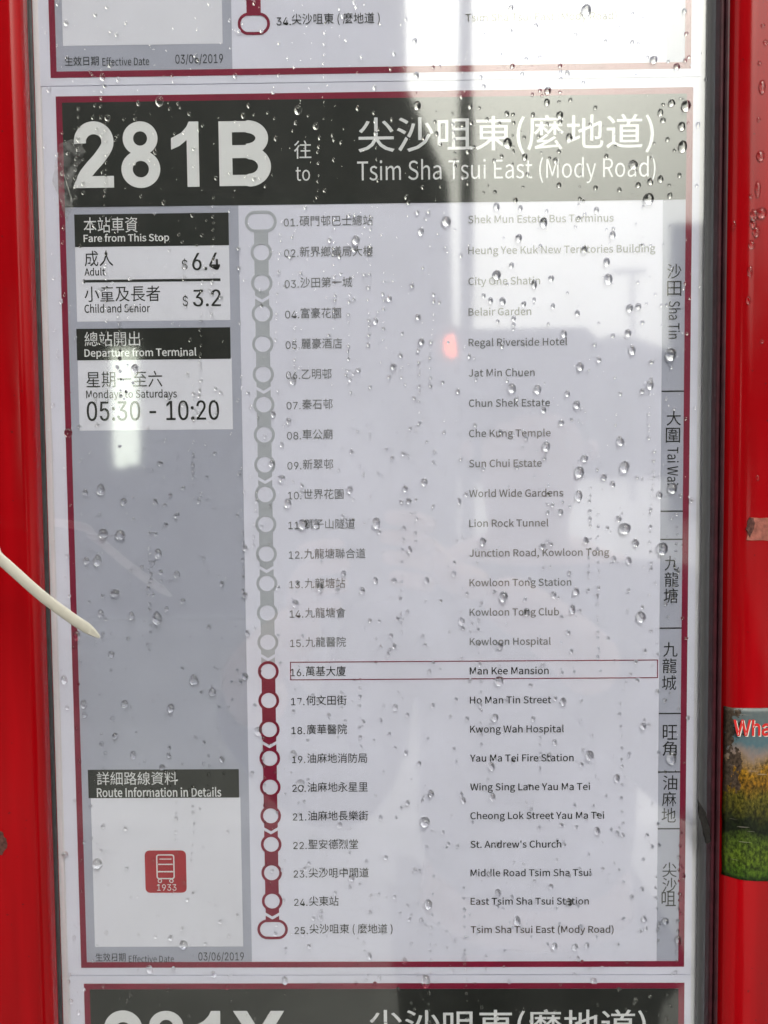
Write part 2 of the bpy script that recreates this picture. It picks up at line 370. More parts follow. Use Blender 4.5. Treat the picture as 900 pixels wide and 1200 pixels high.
# left upright: inner wall, small round corner, flat face, round outer edge
pl = [(xl, 0.05), (xl, FACE+0.005)] + arc(xl-0.005, FACE+0.005, 0.005, 0.005, 0, -90, 8) + [(xl-0.0105, FACE)] \
   + arc(-0.205, FACE+0.012, 0.012, 0.012, -90, -180, 8) + [(-0.217, 0.05)]
zs = [ZB, 0.6] + [1.0+0.05*k for k in range(25)] + [ZT]
extrude('frame_upright', pl, ZB, ZT, 'red_enamel', sign)
pr = [(xr, 0.05), (xr, FACE+0.009)] + arc(xr+0.011, FACE+0.009, 0.011, 0.009, 180, 270, 10) + arc(0.210, FACE+0.012, 0.012, 0.012, -90, 0, 8) + [(0.222, 0.05)]
extrude('frame_upright', pr, ZB, ZT, 'red_enamel', sign)
boxm('back_panel', (xl-0.002, 0.012, ZB), (xr+0.002, 0.048, ZT), 'red_enamel', sign)
boxm('lower_panel', (xl-0.001, -0.010, ZB), (xr+0.001, 0.0125, 0.82), 'red_enamel', sign)
boxm('top_panel', (xl-0.001, -0.010, 2.22), (xr+0.001, 0.0125, ZT-0.002), 'red_enamel', sign)
boxm('backing_board', (xl-0.0005, 0.0012, 0.82), (xr+0.0005, 0.0121, 2.22), 'margin_paper', sign)
boxm('clear_cover', (xl-0.001, COVER_Y, 0.8195), (xr+0.001, COVER_Y+0.0004, 2.2205), 'acrylic', sign)
# rubber seal, cover edge and painted-in wall shade where the cover meets the uprights
extrude('seal', [(xl-0.0005, -0.001)] + [(xl-0.0005, -0.0042)] + arc(xl-0.0001, -0.0032, 0.0007, 0.0010, -90, 0, 4) + [(xl+0.0006, -0.001)], 0.82, 2.22, 'seal', sign)
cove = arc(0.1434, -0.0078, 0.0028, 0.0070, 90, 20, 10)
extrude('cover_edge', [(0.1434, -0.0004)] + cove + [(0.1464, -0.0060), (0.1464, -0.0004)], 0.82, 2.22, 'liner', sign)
extrude('seal', [(0.1458, -0.001)] + arc(0.1468, -0.0080, 0.0010, 0.0012, 180, 360, 6) + arc(0.1487, -0.0095, 0.0009, 0.0012, 180, 300, 6) + [(xr+0.0005, -0.001)], 0.82, 2.22, 'wall_shade_maroon', sign)  # strip coloured dark maroon to paint in the right upright's shaded inner wall

# ------------------------------------------------------------------ posters
W2, H2 = 0.138, 0.1954
ST = [("碩門邨巴士總站","Shek Mun Estate Bus Terminus"),("新界鄉議局大樓","Heung Yee Kuk New Territories Building"),("沙田第一城","City One Shatin"),("富豪花園","Belair Garden"),
("麗豪酒店","Regal Riverside Hotel"),("乙明邨","Jat Min Chuen"),("秦石邨","Chun Shek Estate"),("車公廟","Che Kung Temple"),("新翠邨","Sun Chui Estate"),("世界花園","World Wide Gardens"),
("獅子山隧道","Lion Rock Tunnel"),("九龍塘聯合道","Junction Road, Kowloon Tong"),("九龍塘站","Kowloon Tong Station"),("九龍塘會","Kowloon Tong Club"),("九龍醫院","Kowloon Hospital"),
("萬基大廈","Man Kee Mansion"),("何文田街","Ho Man Tin Street"),("廣華醫院","Kwong Wah Hospital"),("油麻地消防局","Yau Ma Tei Fire Station"),("油麻地永星里","Wing Sing Lane Yau Ma Tei"),
("油麻地長樂街","Cheong Lok Street Yau Ma Tei"),("聖安德烈堂","St. Andrew's Church"),("尖沙咀中間道","Middle Road Tsim Sha Tsui"),("尖東站","East Tsim Sha Tsui Station"),("尖沙咀東 ( 麼地道 )","Tsim Sha Tsui East (Mody Road)")]
Y1, Y2, Y3, Y4 = -0.00005, -0.0001, -0.00015, -0.0002
def sheet(x0, z0, x1, z1, label):
    o = boxm('route_poster', (x0, 0.0, z0), (x1, 0.0012, z1), 'paper')
    return tag(o, label, 'poster')
def border(p, x0, z0, x1, z1, th=0.0027):
    for a in ((x0, z1-th, x1, z1), (x0, z0, x1, z0+th), (x0, z0+th, x0+th, z1-th), (x1-th, z0+th, x1, z1-th)):
        rect('border_strip', a[0], a[1], a[2], a[3], Y2, 'ink_crimson', p)
def marker(p, cx, cz, mat, end=False):
    r = 0.0047
    rect_ = ring('stop_marker', cx, cz, r, r, 0.00125, Y3, mat, p, pill=0.0023 if end else 0)
def connector(p, cx, za, zb, mat, chevron):
    hw = 0.0031; r = 0.0040
    rect('route_line', cx-hw, zb+r-0.0004, cx+hw, za-r+0.0004, Y2, mat, p)
    if chevron:
        zc = zb + 0.0061; hh = 0.0021; t_ = 0.0012; w_ = 0.0036
        poly('direction_chevron', [(cx-w_, zc+hh), (cx, zc), (cx+w_, zc+hh), (cx+w_, zc+hh-t_*1.2), (cx, zc-t_*1.2), (cx-w_, zc+hh-t_*1.2)], Y3-0.00002, 'paper', p)

XM = 0.0475; xm = lambda: P(312.5, 650).x
CX = P(312, 640).x; NX = P(338.5, 650).x; HX = P(356.5, 650).x; EX = P(550.0, 650).x
PITCH = 0.013258; ZR0 = 0.1408 + Z0
EM_C = 0.0132 
# --- route 281B
p = sheet(-0.1440, Z0-0.1989, 0.1412, Z0+0.1996, 'route poster headed 281B with its list of stops from 01 to 25')
border(p, -W2, Z0-H2, W2, Z0+H2)
xi0, xi1, zi0, zi1 = -W2+0.0027, W2-0.0027, Z0-H2+0.0027, Z0+H2-0.0027
zh = P(440, 238.5).z
hd = rect('header_band', xi0, zh, xi1, zi1, Y3, 'ink_black', p)
heavy('route_number', [('2', pbox(84.5, 143.5, 134, 220)), ('8', pbox(141, 143, 188.5, 220)), ('1', pbox(200, 143, 234, 219)), ('B', pbox(256, 142.5, 318, 217.5))], hd, Y4)
text('direction_word', '往', F_CJK, 'ink_white', hd, Y4, pbox(344.5, 165, 365, 186))
text('direction_word', 'to', F_CJK, 'ink_white', hd, Y4, pbox(346.5, 196, 363.5, 212))
text('destination_name', '尖沙咀東(麼地道)', F_CJK, 'ink_white', hd, Y4, pbox(419.5, 138, 766, 179), bold=0.002)
text('destination_name', 'Tsim Sha Tsui East (Mody Road)', F_CJK, 'ink_white', hd, Y4, pbox(418.5, 187, 768, 214))
xc = 0.5*(P(282, 440).x + P(296, 1120).x)
rect('side_column', xi0, zi0, xc, zh, Y1, 'column_grey', p)
xd = 0.5*(P(776, 300).x + P(770.5, 1050).x)
dc = rect('district_column', xd, zi0, xi1, zh, Y1, 'column_grey', p)
# fares
fp = prect('fare_panel', (88, 287, 270, 375), Y2, 'panel_white', p)
prect('panel_title_bar', (87, 251.5, 268.5, 287.5), Y3, 'ink_black', fp)
text('panel_title', '本站車資', F_CJK, 'ink_white', fp, Y4, pbox(98, 255, 161.5, 272.5))
text('panel_title', 'Fare from This Stop', F_CJK, 'ink_white', fp, Y4, pbox(98, 274.5, 198.5, 285), bold=0.006)
text('fare_kind', '成人', F_CJK, 'ink_text', fp, Y4, pbox(99, 294, 133, 312))
text('fare_kind', 'Adult', F_CJK, 'ink_text', fp, Y4, pbox(99, 314, 123.5, 323), bold=0.003)
text('fare_amount', '$', F_SANS, 'ink_text', fp, Y4, pbox(213, 303, 220, 317.5))
text('fare_amount', '6.4', F_SANS, 'ink_text', fp, Y4, pbox(225, 296.5, 257.5, 316.5), thick=0.00022)
prect('divider_line', (98, 328.2, 258.5, 329.4), Y3, 'ink_text', fp)
text('fare_kind', '小童及長者', F_CJK, 'ink_text', fp, Y4, pbox(99, 335.5, 188, 353))
text('fare_kind', 'Child and Senior', F_CJK, 'ink_text', fp, Y4, pbox(99, 356.5, 176, 366), bold=0.003)
text('fare_amount', '$', F_SANS, 'ink_text', fp, Y4, pbox(214, 345.5, 220.5, 360))
text('fare_amount', '3.2', F_SANS, 'ink_text', fp, Y4, pbox(226, 339.5, 258.5, 359), thick=0.00022)
# departures
dp = prect('departure_panel', (91, 421, 273, 503), Y2, 'panel_white', p)
prect('panel_title_bar', (89.5, 385.5, 270.5, 420.5), Y3, 'ink_black', dp)
text('panel_title', '總站開出', F_CJK, 'ink_white', dp, Y4, pbox(99, 389, 164.5, 405.5))
text('panel_title', 'Departure from Terminal', F_CJK, 'ink_white', dp, Y4, pbox(99, 408.5, 230.5, 419.5), bold=0.006)
text('service_days', '星期一至六', F_CJK, 'ink_text', dp, Y4, pbox(101, 435.5, 190.5, 453.5))
text('service_days', 'Mondays to Saturdays', F_CJK, 'ink_text', dp, Y4, pbox(101, 457, 207.5, 468.5), bold=0.003)
text('service_hours', '05:30 - 10:20', F_SANS, 'ink_text', dp, Y4, pbox(101.5, 470.5, 256.5, 492), thick=0.00022)
# detail panel (its code square stays blank)
ip = prect('information_panel', (106.5, 935, 285, 1109), Y2, 'panel_white', p)
prect('panel_title_bar', (103, 902, 280.5, 934.5), Y3, 'ink_black', ip)
text('panel_title', '詳細路線資料', F_CJK, 'ink_white', ip, Y4, pbox(113.5, 904.5, 208, 919.5))
text('panel_title', 'Route Information in Details', F_CJK, 'ink_white', ip, Y4, pbox(113.5, 922.5, 259.5, 933.5), bold=0.006)
def rrect(x0, z0, x1, z1, r, n=5):
    o = []
    for cx, cz, a0 in ((x1-r, z1-r, 0), (x0+r, z1-r, 90), (x0+r, z0+r, 180), (x1-r, z0+r, 270)):
        o += [(cx+r*math.cos(R(a0+90*k/n)), cz+r*math.sin(R(a0+90*k/n))) for k in range(n+1)]
    return o
bx = pbox(169.5, 996.5, 219, 1046); lg = poly('logo_badge', rrect(*bx, 0.0022), Y3, 'ink_red', ip)
lx = lambda x, y: (P(x, y).x, P(x, y).z)
def lbox(x0, y0, x1, y1): a = lx(x0, y0); b_ = lx(x1, y1); return (a[0], b_[1], b_[0], a[1])
def frame_poly(name, bxs, th, r, Y, mat, par):
    o_ = rrect(*bxs, r); i_ = rrect(bxs[0]+th, bxs[1]+th, bxs[2]-th, bxs[3]-th, max(r-th, 1e-5)); n = len(o_)
    return link(name, mesh(name, [(x, Y, z) for x, z in o_]+[(x, Y, z) for x, z in i_], [(k, (k+1) % n, n+(k+1) % n, n+k) for k in range(n)]), mat, par)
logo = []
frame_poly('bus_outline', lbox(183, 1001, 205, 1030), 0.00055, 0.0012, Y4, 'ink_white', ip)
for q in ((185.5, 1012, 202.5, 1013.3), (187, 1006, 201, 1007), (185, 1020.5, 203, 1022)):
    prect('bus_window_bar', q, Y4, 'ink_white', ip)
for cx_ in (187.5, 201):
    a = lx(cx_, 1032); ring('bus_wheel', a[0], a[1], 0.0010, 0.0010, 0.0004, Y4, 'ink_white', ip, n=16)
text('logo_year', '1933', F_SANS, 'ink_white', ip, Y4, pbox(184, 1036, 207, 1043.5))
text('date_caption', '生效日期', F_CJK, 'ink_text', p, Y4, pbox(112, 1116.5, 147.5, 1126.5))
text('date_caption', 'Effective Date', F_CJK, 'ink_text', p, Y4, pbox(151, 1119, 204, 1127.5))
text('effective_date', '03/06/2019', F_SANS, 'ink_text', p, Y4, pbox(232.5, 1115.5, 286, 1126.5))
# stops
for k, (zh_, en) in enumerate(ST):
    z = ZR0 - k*PITCH; old = k < 15
    tm = 'ink_faded' if old else 'ink_text'; mm = 'ink_marker' if old else 'ink_crimson'
    marker(p, CX, z, mm, k in (0, 24))
    if k < 24: connector(p, CX, z, z-PITCH, mm, k % 3 == 2)
    text('stop_number', '%02d.' % (k+1), F_SANS, tm, p, Y4, em=(NX, z-0.0022, 0.0062, 0.0064, False))
    text('stop_name_chinese', zh_, F_CJK, tm, p, Y4, em=(HX, z, EM_C, EM_C*1.06, True))
    text('stop_name_english', en, F_CJK, tm, p, Y4, em=(EX, z-0.0019, 0.01265, 0.0122, False), bold=0.0025)
z = ZR0 - 15*PITCH
x0, x1 = P(340, 787).x, P(771, 786).x; t_ = 0.0004
for a in ((x0, z+0.0039, x1, z+0.0039+t_), (x0, z-0.0041, x1, z-0.0041+t_), (x0, z-0.0041+t_, x0+t_, z+0.0039), (x1-t_, z-0.0041+t_, x1, z+0.0039)):
    rect('highlight_frame', a[0], a[1], a[2], a[3], Y3, 'ink_crimson', p)
# districts
for y in (458.5, 599, 632, 736, 836, 904.5, 971):
    zz = P(788, y).z; rect('divider_line', xd, zz-0.0003, xi1, zz+0.0003, Y3, 'ink_text', dc)
for s, ch, rom in (("沙田", [(790, 318), (790, 338)], ('Sha Tin', 783.5, 353, 797, 397)), ("大圍", [(789.5, 490), (788.5, 510)], ('Tai Wai', 782, 524, 795, 568)),
                   ("九龍塘", [(787, 660), (787, 679), (786, 698)], None), ("九龍城", [(785.5, 761), (784.5, 780), (784, 800)], None), ("旺角", [(785, 858), (784.5, 877)], None),
                   ("油麻地", [(785, 917), (784, 936), (783.5, 955)], None), ("尖沙咀", [(784.5, 1019), (784.5, 1037), (783.5, 1053)], None)):
    for c_, (x, y) in zip(s, ch):
        text('district_name', c_, F_CJK, 'ink_text', dc, Y4, pbox(x-8.3, y-8.6, x+8.3, y+8.6))
    if rom: text('district_name', rom[0], F_CJK, 'ink_text', dc, Y4, pbox(*rom[1:]), rot=True)
# --- the poster above (only its foot is in view)
dx, dzu = -0.0012, 0.4063 - 0.0075
ub = P(430, 86).z; p2 = sheet(-0.1446, ub-0.0033, 0.1412, ub+0.41, 'route poster whose list ends at stop 34, above the 281B poster')
ux0, ux1 = P(58.5, 60).x, P(810, 60).x
border(p2, ux0, ub, ux1, ub+0.3908)
uc = P(272, 60).x
rect('side_column', ux0+0.0027, ub+0.0027, uc, ub+0.36, Y1, 'column_grey', p2)
rect('district_column', P(781, 40).x, ub+0.0027, ux1-0.0027, ub+0.36, Y1, 'column_grey', p2)
a = P(74, 54); rect('information_panel', a.x, a.z, P(261, 54).x, a.z+0.066, Y2, 'panel_white', p2)
text('date_caption', '生效日期', F_CJK, 'ink_text', p2, Y4, pbox(76, 66.5, 116, 77))
text('date_caption', 'Effective Date', F_CJK, 'ink_text', p2, Y4, pbox(120, 67.5, 175, 76.5))
text('effective_date', '03/06/2019', F_SANS, 'ink_text', p2, Y4, pbox(205.5, 64, 261.5, 75.5))
zl = P(297, 28).z; cx2 = P(297.5, 28).x
for k in range(3):
    marker(p2, cx2, zl+k*PITCH, 'ink_crimson', k == 0)
    if k: connector(p2, cx2, zl+k*PITCH, zl+(k-1)*PITCH, 'ink_crimson', False)
zt2 = P(400, 22.5).z
for k, (c_, e_) in enumerate((("尖沙咀東 ( 麼地道 )", 'Tsim Sha Tsui East (Mody Road)'), ("尖東站", 'East Tsim Sha Tsui Station'))):
    tm = 'ink_text'
    text('stop_number', '%d.' % (34-k), F_SANS, tm, p2, Y4, em=(P(324, 22).x, zt2+k*PITCH-0.0022, 0.0062, 0.0064, False))
    text('stop_name_chinese', c_, F_CJK, tm, p2, Y4, em=(P(342, 22).x, zt2+k*PITCH, EM_C, EM_C*1.06, True))
    text('stop_name_english', e_, F_CJK, tm, p2, Y4, em=(P(545.5, 22).x, zt2+k*PITCH-0.0019, 0.01265, 0.0122, False), bold=0.0025)
# --- the poster below (only its head is in view)
lb = P(450, 1152).z; lx0, lx1 = P(98.5, 1160).x, P(802, 1160).x
p3 = sheet(-0.1436, lb-0.41, 0.1412, lb+0.0035, 'route poster headed 281X, below the 281B poster')
border(p3, lx0, lb-0.3908, lx1, lb)
hd = rect('header_band', lx0+0.0027, lb-0.0027-0.0475, lx1-0.0027, lb-0.0027, Y3, 'ink_black', p3)
a = P(120, 1184.5); b_ = P(335, 1184.5)
heavy('route_number', [(c_, (P(u0, 1184).x, a.z-0.0285, P(u1, 1184).x, a.z)) for c_, u0, u1 in (('2', 120, 166), ('8', 172, 217), ('1', 227, 258), ('X', 271, 335))], hd, Y4)
a = P(432, 1183); b_ = P(757, 1183)
text('destination_name', '尖沙咀東(麼地道)', F_CJK, 'ink_white', hd, Y4, (a.x, a.z-0.0155, b_.x, a.z), bold=0.002)
rect('side_column', lx0+0.0027, lb-0.388, P(300, 1190).x, lb-0.0502, Y1, 'column_grey', p3)

# ------------------------------------------------------------------ sticker, scraps, tape, flake, tie
def prof_right(s):
    "walk along the right upright's front: s = 0 where the wall turns into the round corner"
    q = arc(xr+0.011, FACE+0.009, 0.011, 0.009, 180, 270, 24) + [(0.21, FACE)]
    acc = 0
    for (x0, y0), (x1, y1) in zip(q, q[1:]):
        l = math.hypot(x1-x0, y1-y0)
        if acc + l >= s or (x1, y1) == q[-1]:
            t_ = (s-acc)/l; nx, ny = (y1-y0)/l, -(x1-x0)/l
            return (x0+(x1-x0)*t_, y0+(y1-y0)*t_, nx, ny)
        acc += l
def s_for_px(px, py):
    lo, hi = 0.0, 0.05
    for _ in range(40):
        mid = (lo+hi)/2; x, y, _, _ = prof_right(mid)
        if x < P(px, py, y).x: lo = mid
        else: hi = mid
    return lo
zt, zb = P(860, 830, FACE).z, P(860, 1029, FACE).z
s0 = s_for_px(847, 930); s1 = s0 + 0.044
stk = empty('landscape_sticker', (0.175, FACE, zb))
tag(stk, 'glossy landscape photo sticker with red lettering, stuck on the red upright', 'sticker')
nu, nv = 24, 36; vs = []; fs = []; uvs = []
for layer in (0.00025, 0.0):
    for j in range(nv+1):
        for i in range(nu+1):
            u, v = i/nu, j/nv; x, y, nx, ny = prof_right(s0+(s1-s0)*u)
            e = 0.0004*noise.noise(Vector((u*6, v*9, 3))) if i in (0, nu) or j in (0, nv) else 0
            d = layer + 0.00008*(1+noise.noise(Vector((u*4, v*6, 1))))*(layer > 0)
            sag = -0.0012*(1-v)*min(1, u*3) if True else 0
            vs.append((x+nx*d - stk.location.x + e, y+ny*d - stk.location.y, zb+(zt-zb)*v + sag + e - stk.location.z)); uvs.append((u, v))
n1_ = (nu+1)*(nv+1)
for j in range(nv):
    for i in range(nu):
        a = j*(nu+1)+i; fs.append((a, a+1, a+nu+2, a+nu+1)); fs.append((n1_+a, n1_+a+nu+1, n1_+a+nu+2, n1_+a+1))
edge = [i for i in range(nu+1)] + [j*(nu+1)+nu for j in range(1, nv+1)] + [nv*(nu+1)+i for i in range(nu-1, -1, -1)] + [j*(nu+1) for j in range(nv-1, 0, -1)]
for a, b_ in zip(edge, edge[1:]+edge[:1]): fs.append((a, n1_+a, n1_+b_, b_))
me = mesh('print', vs, fs, True); ul = me.uv_layers.new(name='UVMap')
for lp in me.loops: ul.data[lp.index].uv = uvs[lp.vertex_index]
link('print', me, 'landscape_print', stk)
STK_TEXT = []
for mat, d, off in (('sticker_white', 0.00050, 0.0004), ('sticker_red', 0.00060, 0)):
    a = P(859, 843, FACE); b_ = P(902, 862, FACE)
    text('lettering', 'Wha', F_SANS, mat, None, FACE-d, (a.x+off, b_.z-off, b_.x+off, a.z-off), bold=0.016 if mat == 'sticker_red' else 0.018, fine=5)
flush_text()
for o in [o for o in C.objects if o.name.split('.')[0] == 'lettering']:
    o.parent = stk; o.matrix_parent_inverse = Matrix.Translation(-stk.location)

def blob(name, pts, Yf, th, mat, sub=0.0, parent=None, loc=None):
    "thin irregular patch lying on a face: outline (x, z), thickness towards the viewer"
    bm = bmesh.new(); f_ = bm.faces.new([bm.verts.new((x, Yf, z)) for x, z in pts]); r = bmesh.ops.extrude_face_region(bm, geom=[f_])
    for v in r['geom']:
        if isinstance(v, bmesh.types.BMVert): v.co.y -= th*(0.6+0.8*random.random())
    bmesh.ops.recalc_face_normals(bm, faces=bm.faces); me = bpy.data.meshes.new(name); bm.to_mesh(me); bm.free()
    return link(name, me, mat, parent)
def ragged(pts, n, amp):
    out = []
    for (x0, z0), (x1, z1) in zip(pts, pts[1:]+pts[:1]):
        for k in range(n): 
            t_ = k/n; out.append((x0+(x1-x0)*t_+random.uniform(-amp, amp), z0+(z1-z0)*t_+random.uniform(-amp, amp)))
    return out
pp = lambda x, y, Y: (P(x, y, Y).x, P(x, y, Y).z)
sc = blob('sticker_remnant', ragged([pp(875, 632, FACE), pp(914, 634, FACE), pp(914, 607, FACE), pp(880, 606, FACE)], 6, 0.0004), FACE+0.00005, 0.0003, 'scrap')
tag(sc, 'small torn brownish sticker remnant stuck on the red upright above the landscape sticker', 'sticker remnant')
blob('worn_edge', ragged([pp(873.5, 620, FACE), pp(879, 629, FACE), pp(884, 618, FACE), pp(883, 607, FACE), pp(878, 606, FACE)], 4, 0.0003), FACE-0.0001, 0.0004, 'scrap_dark', parent=sc)
Yk = -0.0092
fl = blob('dirt_flake', ragged([pp(817, 936, Yk), pp(825, 948, Yk), pp(831, 966, Yk), pp(833, 986, Yk), pp(827, 988, Yk), pp(822, 968, Yk), pp(819, 952, Yk)], 4, 0.0003), Yk+0.0006, 0.0010, 'flake')
tag(fl, 'black flake of dirt stuck on the seal beside the landscape sticker', 'dirt')
st = blob('scuff_mark', ragged([pp(-6, 972, FACE), pp(4, 976, FACE), pp(9, 990, FACE), pp(3, 1002, FACE), pp(-6, 1003, FACE)], 4, 0.0004), FACE+0.00005, 0.0002, 'scrap_dark')
tag(st, 'dark brown scuff on the red upright below the cable tie', 'scuff')

# crumpled remains of clear tape beside the big 2
tp_out = ragged([pp(70, 168, COVER_Y), pp(92, 163, COVER_Y), pp(101, 176, COVER_Y), pp(92, 196, COVER_Y), pp(84, 214, COVER_Y), pp(86, 240, COVER_Y), pp(79, 262, COVER_Y), pp(72, 240, COVER_Y), pp(62, 212, COVER_Y), pp(66, 190, COVER_Y)], 5, 0.0006)
tape = tag(blob('tape_remnant', tp_out, COVER_Y+0.0001, 0.00035, 'clear_tape'), 'crumpled clear tape remnant on the cover beside the header of the 281B poster', 'tape')
vs = []; fs = []
for k in range(26):
    x, y = random.uniform(60, 98), random.uniform(160, 256)
    if x > 90 and y > 190: x -= 22
    a = P(x, y, COVER_Y); ln = random.uniform(0.0015, 0.0045); an = R(random.uniform(-65, -25)); wd = random.uniform(0.00012, 0.0003)
    dx_, dz_ = math.cos(an)*ln, math.sin(an)*ln; nx_, nz2 = -math.sin(an)*wd, math.cos(an)*wd; b0 = len(vs); yy = COVER_Y-0.00025
    vs += [(a.x, yy, a.z), (a.x+dx_*.5+nx_, yy, a.z+dz_*.5+nz2), (a.x+dx_, yy, a.z+dz_), (a.x+dx_*.5-nx_, yy, a.z+dz_*.5-nz2), (a.x+dx_*.5, yy-0.0005, a.z+dz_*.5)]
    fs += [(b0, b0+4, b0+1), (b0+1, b0+4, b0+2), (b0+2, b0+4, b0+3), (b0+3, b0+4, b0)]
o = link('crease', mesh('crease', vs, fs), 'clear_tape', tape); o['kind'] = 'stuff'

# cable tie: leaves the outer side of the left upright and stands five centimetres clear of the cover
yt = COVER_Y - 0.051
tipp = P(117, 747, yt)
path = [Vector((-0.2165, 0.02, tipp.z+0.041)), Vector((-0.2215, -0.012, tipp.z+0.0445)), Vector((-0.214, -0.040, tipp.z+0.0435)), P(-28, 634, yt+0.004), P(0, 655, yt+0.001), P(45, 695, yt), P(82, 723, yt), P(103, 737, yt), tipp]
def catmull(p, n=8):
    q = [p[0]*2-p[1]] + p + [p[-1]*2-p[-2]]; out = []
    for i in range(1, len(q)-2):
        a, b_, c_, d_ = q[i-1:i+3]
        for k in range(n):
            t_ = k/n; out.append(0.5*((2*b_)+(c_-a)*t_+(2*a-5*b_+4*c_-d_)*t_*t_+(3*b_-a-3*c_+d_)*t_**3))
    return out + [p[-1]]
sp = catmull(path); vs = []; fs = []; L_ = len(sp)
for i, q in enumerate(sp):
    tg = (sp[min(i+1, L_-1)]-sp[max(i-1, 0)]).normalized()
    nrm = Vector((0, -1, 0)) if i > 20 else (Vector((-1, -0.6, 0)) if i < 12 else Vector((-0.4, -1, 0)))
    sd_ = tg.cross(nrm).normalized(); nn = sd_.cross(tg).normalized()
    hw = 0.0021; 
    f_ = (L_-1-i)
    if f_ < 9: hw *= 0.12 + 0.88*min(1, (f_/9)**0.7)
    for a, b_ in ((-1, 0.3), (-0.75, 1), (0.75, 1), (1, 0.3), (1, -0.5), (-1, -0.5)): vs.append(q + sd_*hw*a + nn*0.00055*b_)
    if i:
        for k in range(6): fs.append(((i-1)*6+k, (i-1)*6+(k+1) % 6, i*6+(k+1) % 6, i*6+k))
fs += [tuple(range(6))[::-1], tuple((L_-1)*6+k for k in range(6))]
ct = tag(link('cable_tie', mesh('cable_tie', vs, fs, True), 'tie'), 'off-white plastic cable tie tail sticking out across the red upright', 'cable tie')
ct.data.set_sharp_from_angle(angle=R(40))

# ------------------------------------------------------------------ rain
SEG, RNG = 14, 6
def drop_mesh(seed, hgt, tear):
    rnd = random.Random(seed); ph = [rnd.uniform(0, 6.28) for _ in range(3)]; am = [rnd.uniform(0.02, 0.10), rnd.uniform(0.01, 0.05), rnd.uniform(0.0, 0.03)]
    vs = []; fs = []
    for j in range(RNG):
        t_ = j/RNG; a = t_*math.pi/2; rr = math.cos(a)**0.85; yy = -hgt*math.sin(a)**1.0
        for k in range(SEG):
            an = 2*math.pi*k/SEG; r = rr*(1+am[0]*math.sin(2*an+ph[0])+am[1]*math.sin(3*an+ph[1])+am[2]*math.sin(5*an+ph[2]))
            x, z = r*math.cos(an), r*math.sin(an)
            if z > 0: z *= 1+tear; x *= 1-0.25*tear*z
            vs.append((x*0.94, yy, z - 0.10*t_))
    vs.append((0, -hgt, -0.10)); vs.append((0, 0.0, 0))
    for j in range(RNG-1):
        for k in range(SEG):
            l = (k+1) % SEG; fs.append((j*SEG+k, j*SEG+l, (j+1)*SEG+l, (j+1)*SEG+k))
    for k in range(SEG):
        l = (k+1) % SEG; fs.append(((RNG-1)*SEG+k, (RNG-1)*SEG+l, RNG*SEG)); fs.append((l, k, RNG*SEG+1))
    me = mesh('raindrop', vs, fs, True); me.materials.append(MATS['water']); me.set_sharp_from_angle(angle=R(50)); return me
KINDS = [drop_mesh(s, 0.66+0.07*(s % 5), 0.06*(s % 4)) for s in range(12)]
BIG = """687,12,12 599,9,6 486,48,6 488,88,6 642,106,8 665,86,6 489,124,9 641,120,7 656,135,8 594,133,6 667,161,8 595,168,10 548,177,6 615,184,7 651,188,6 787,121,8 804,124,11 799,148,9 800,172,12 774,132,7 777,141,6
742,193,10 774,210,8 762,213,7 760,233,13 785,229,6 655,217,6 748,217,6 698,220,5 582,242,8 610,244,6 699,246,6 766,70,9 793,78,7 628,30,5 523,259,11 637,261,10 493,271,8 608,279,8 718,275,7 582,322,10 626,333,8 713,327,10 711,307,8 646,326,7 685,292,7 575,352,7 589,353,8 602,373,6 614,356,6
738,361,8 748,359,7 736,390,8 741,410,9 661,391,8 494,400,7 461,429,7 680,429,9 702,421,7 600,455,10 630,456,10 665,461,7 762,451,9 753,458,6 786,415,13 637,480,8 676,474,9 658,495,7 490,371,7 483,334,6 456,349,7
727,517,10 640,523,11 685,537,9 732,547,12 679,553,11 708,559,7 718,567,7 678,581,10 725,608,7 732,619,14 745,636,8 737,657,8 773,580,8 788,572,12 776,643,14 497,565,9 475,573,7 479,587,7 538,587,7 657,600,7 566,635,9 636,640,7 687,633,7 480,644,7 500,680,7 532,672,7 541,728,8 649,697,7 675,693,8 590,699,11 671,714,9 617,717,8 751,723,11 462,680,6 586,757,8 666,741,6 462,757,6
585,798,11 580,841,9 660,822,8 754,851,7 691,885,11 576,898,10 577,934,9 723,912,8 498,963,12 505,930,8 543,938,7 700,974,9 787,888,14 463,829,7 477,838,6 491,895,6 478,941,6 650,870,7 644,886,7 502,1060,10 494,1078,6 584,1046,8 646,1039,6 606,1079,9 650,1109,8 674,1110,8 688,1108,7 755,1077,7 780,1079,8 795,1102,9 499,1150,12 696,1150,8 474,1126,7 667,1057,8
118,574,11 100,577,7 145,588,8 188,543,7 207,604,7 141,627,12 121,625,11 101,657,8 114,657,11 185,649,10 135,695,10 118,719,8 154,722,8 184,725,13 207,673,8 166,665,6 195,714,6 214,704,6 245,735,6 90,745,10 130,767,8 260,684,6 287,697,7 290,742,6 182,588,7 233,587,6 80,507,10 252,531,5
158,432,9 417,281,9 415,291,7 420,433,6 440,376,7 343,446,8 338,493,7 320,485,7 227,797,11 75,797,9 98,825,9 146,825,9 200,830,9 249,811,9 135,862,7 119,872,6 156,885,8 99,838,6 190,899,7 260,890,7 287,793,8 344,884,9 352,919,11 398,967,7 303,857,10 114,1012,12 215,1107,11 175,1136,9 200,1099,7 250,1142,7 76,1001,7 334,1149,8 433,1121,7 376,1076,7 412,1029,8
318,543,8 330,561,8 337,590,10 355,614,11 370,614,10 441,613,11 287,642,7 346,707,8 375,688,9 424,692,8 440,680,7 410,574,8 187,119,10 349,129,10 370,148,7 285,135,6 182,178,6 120,90,7 123,100,6 126,138,7"""
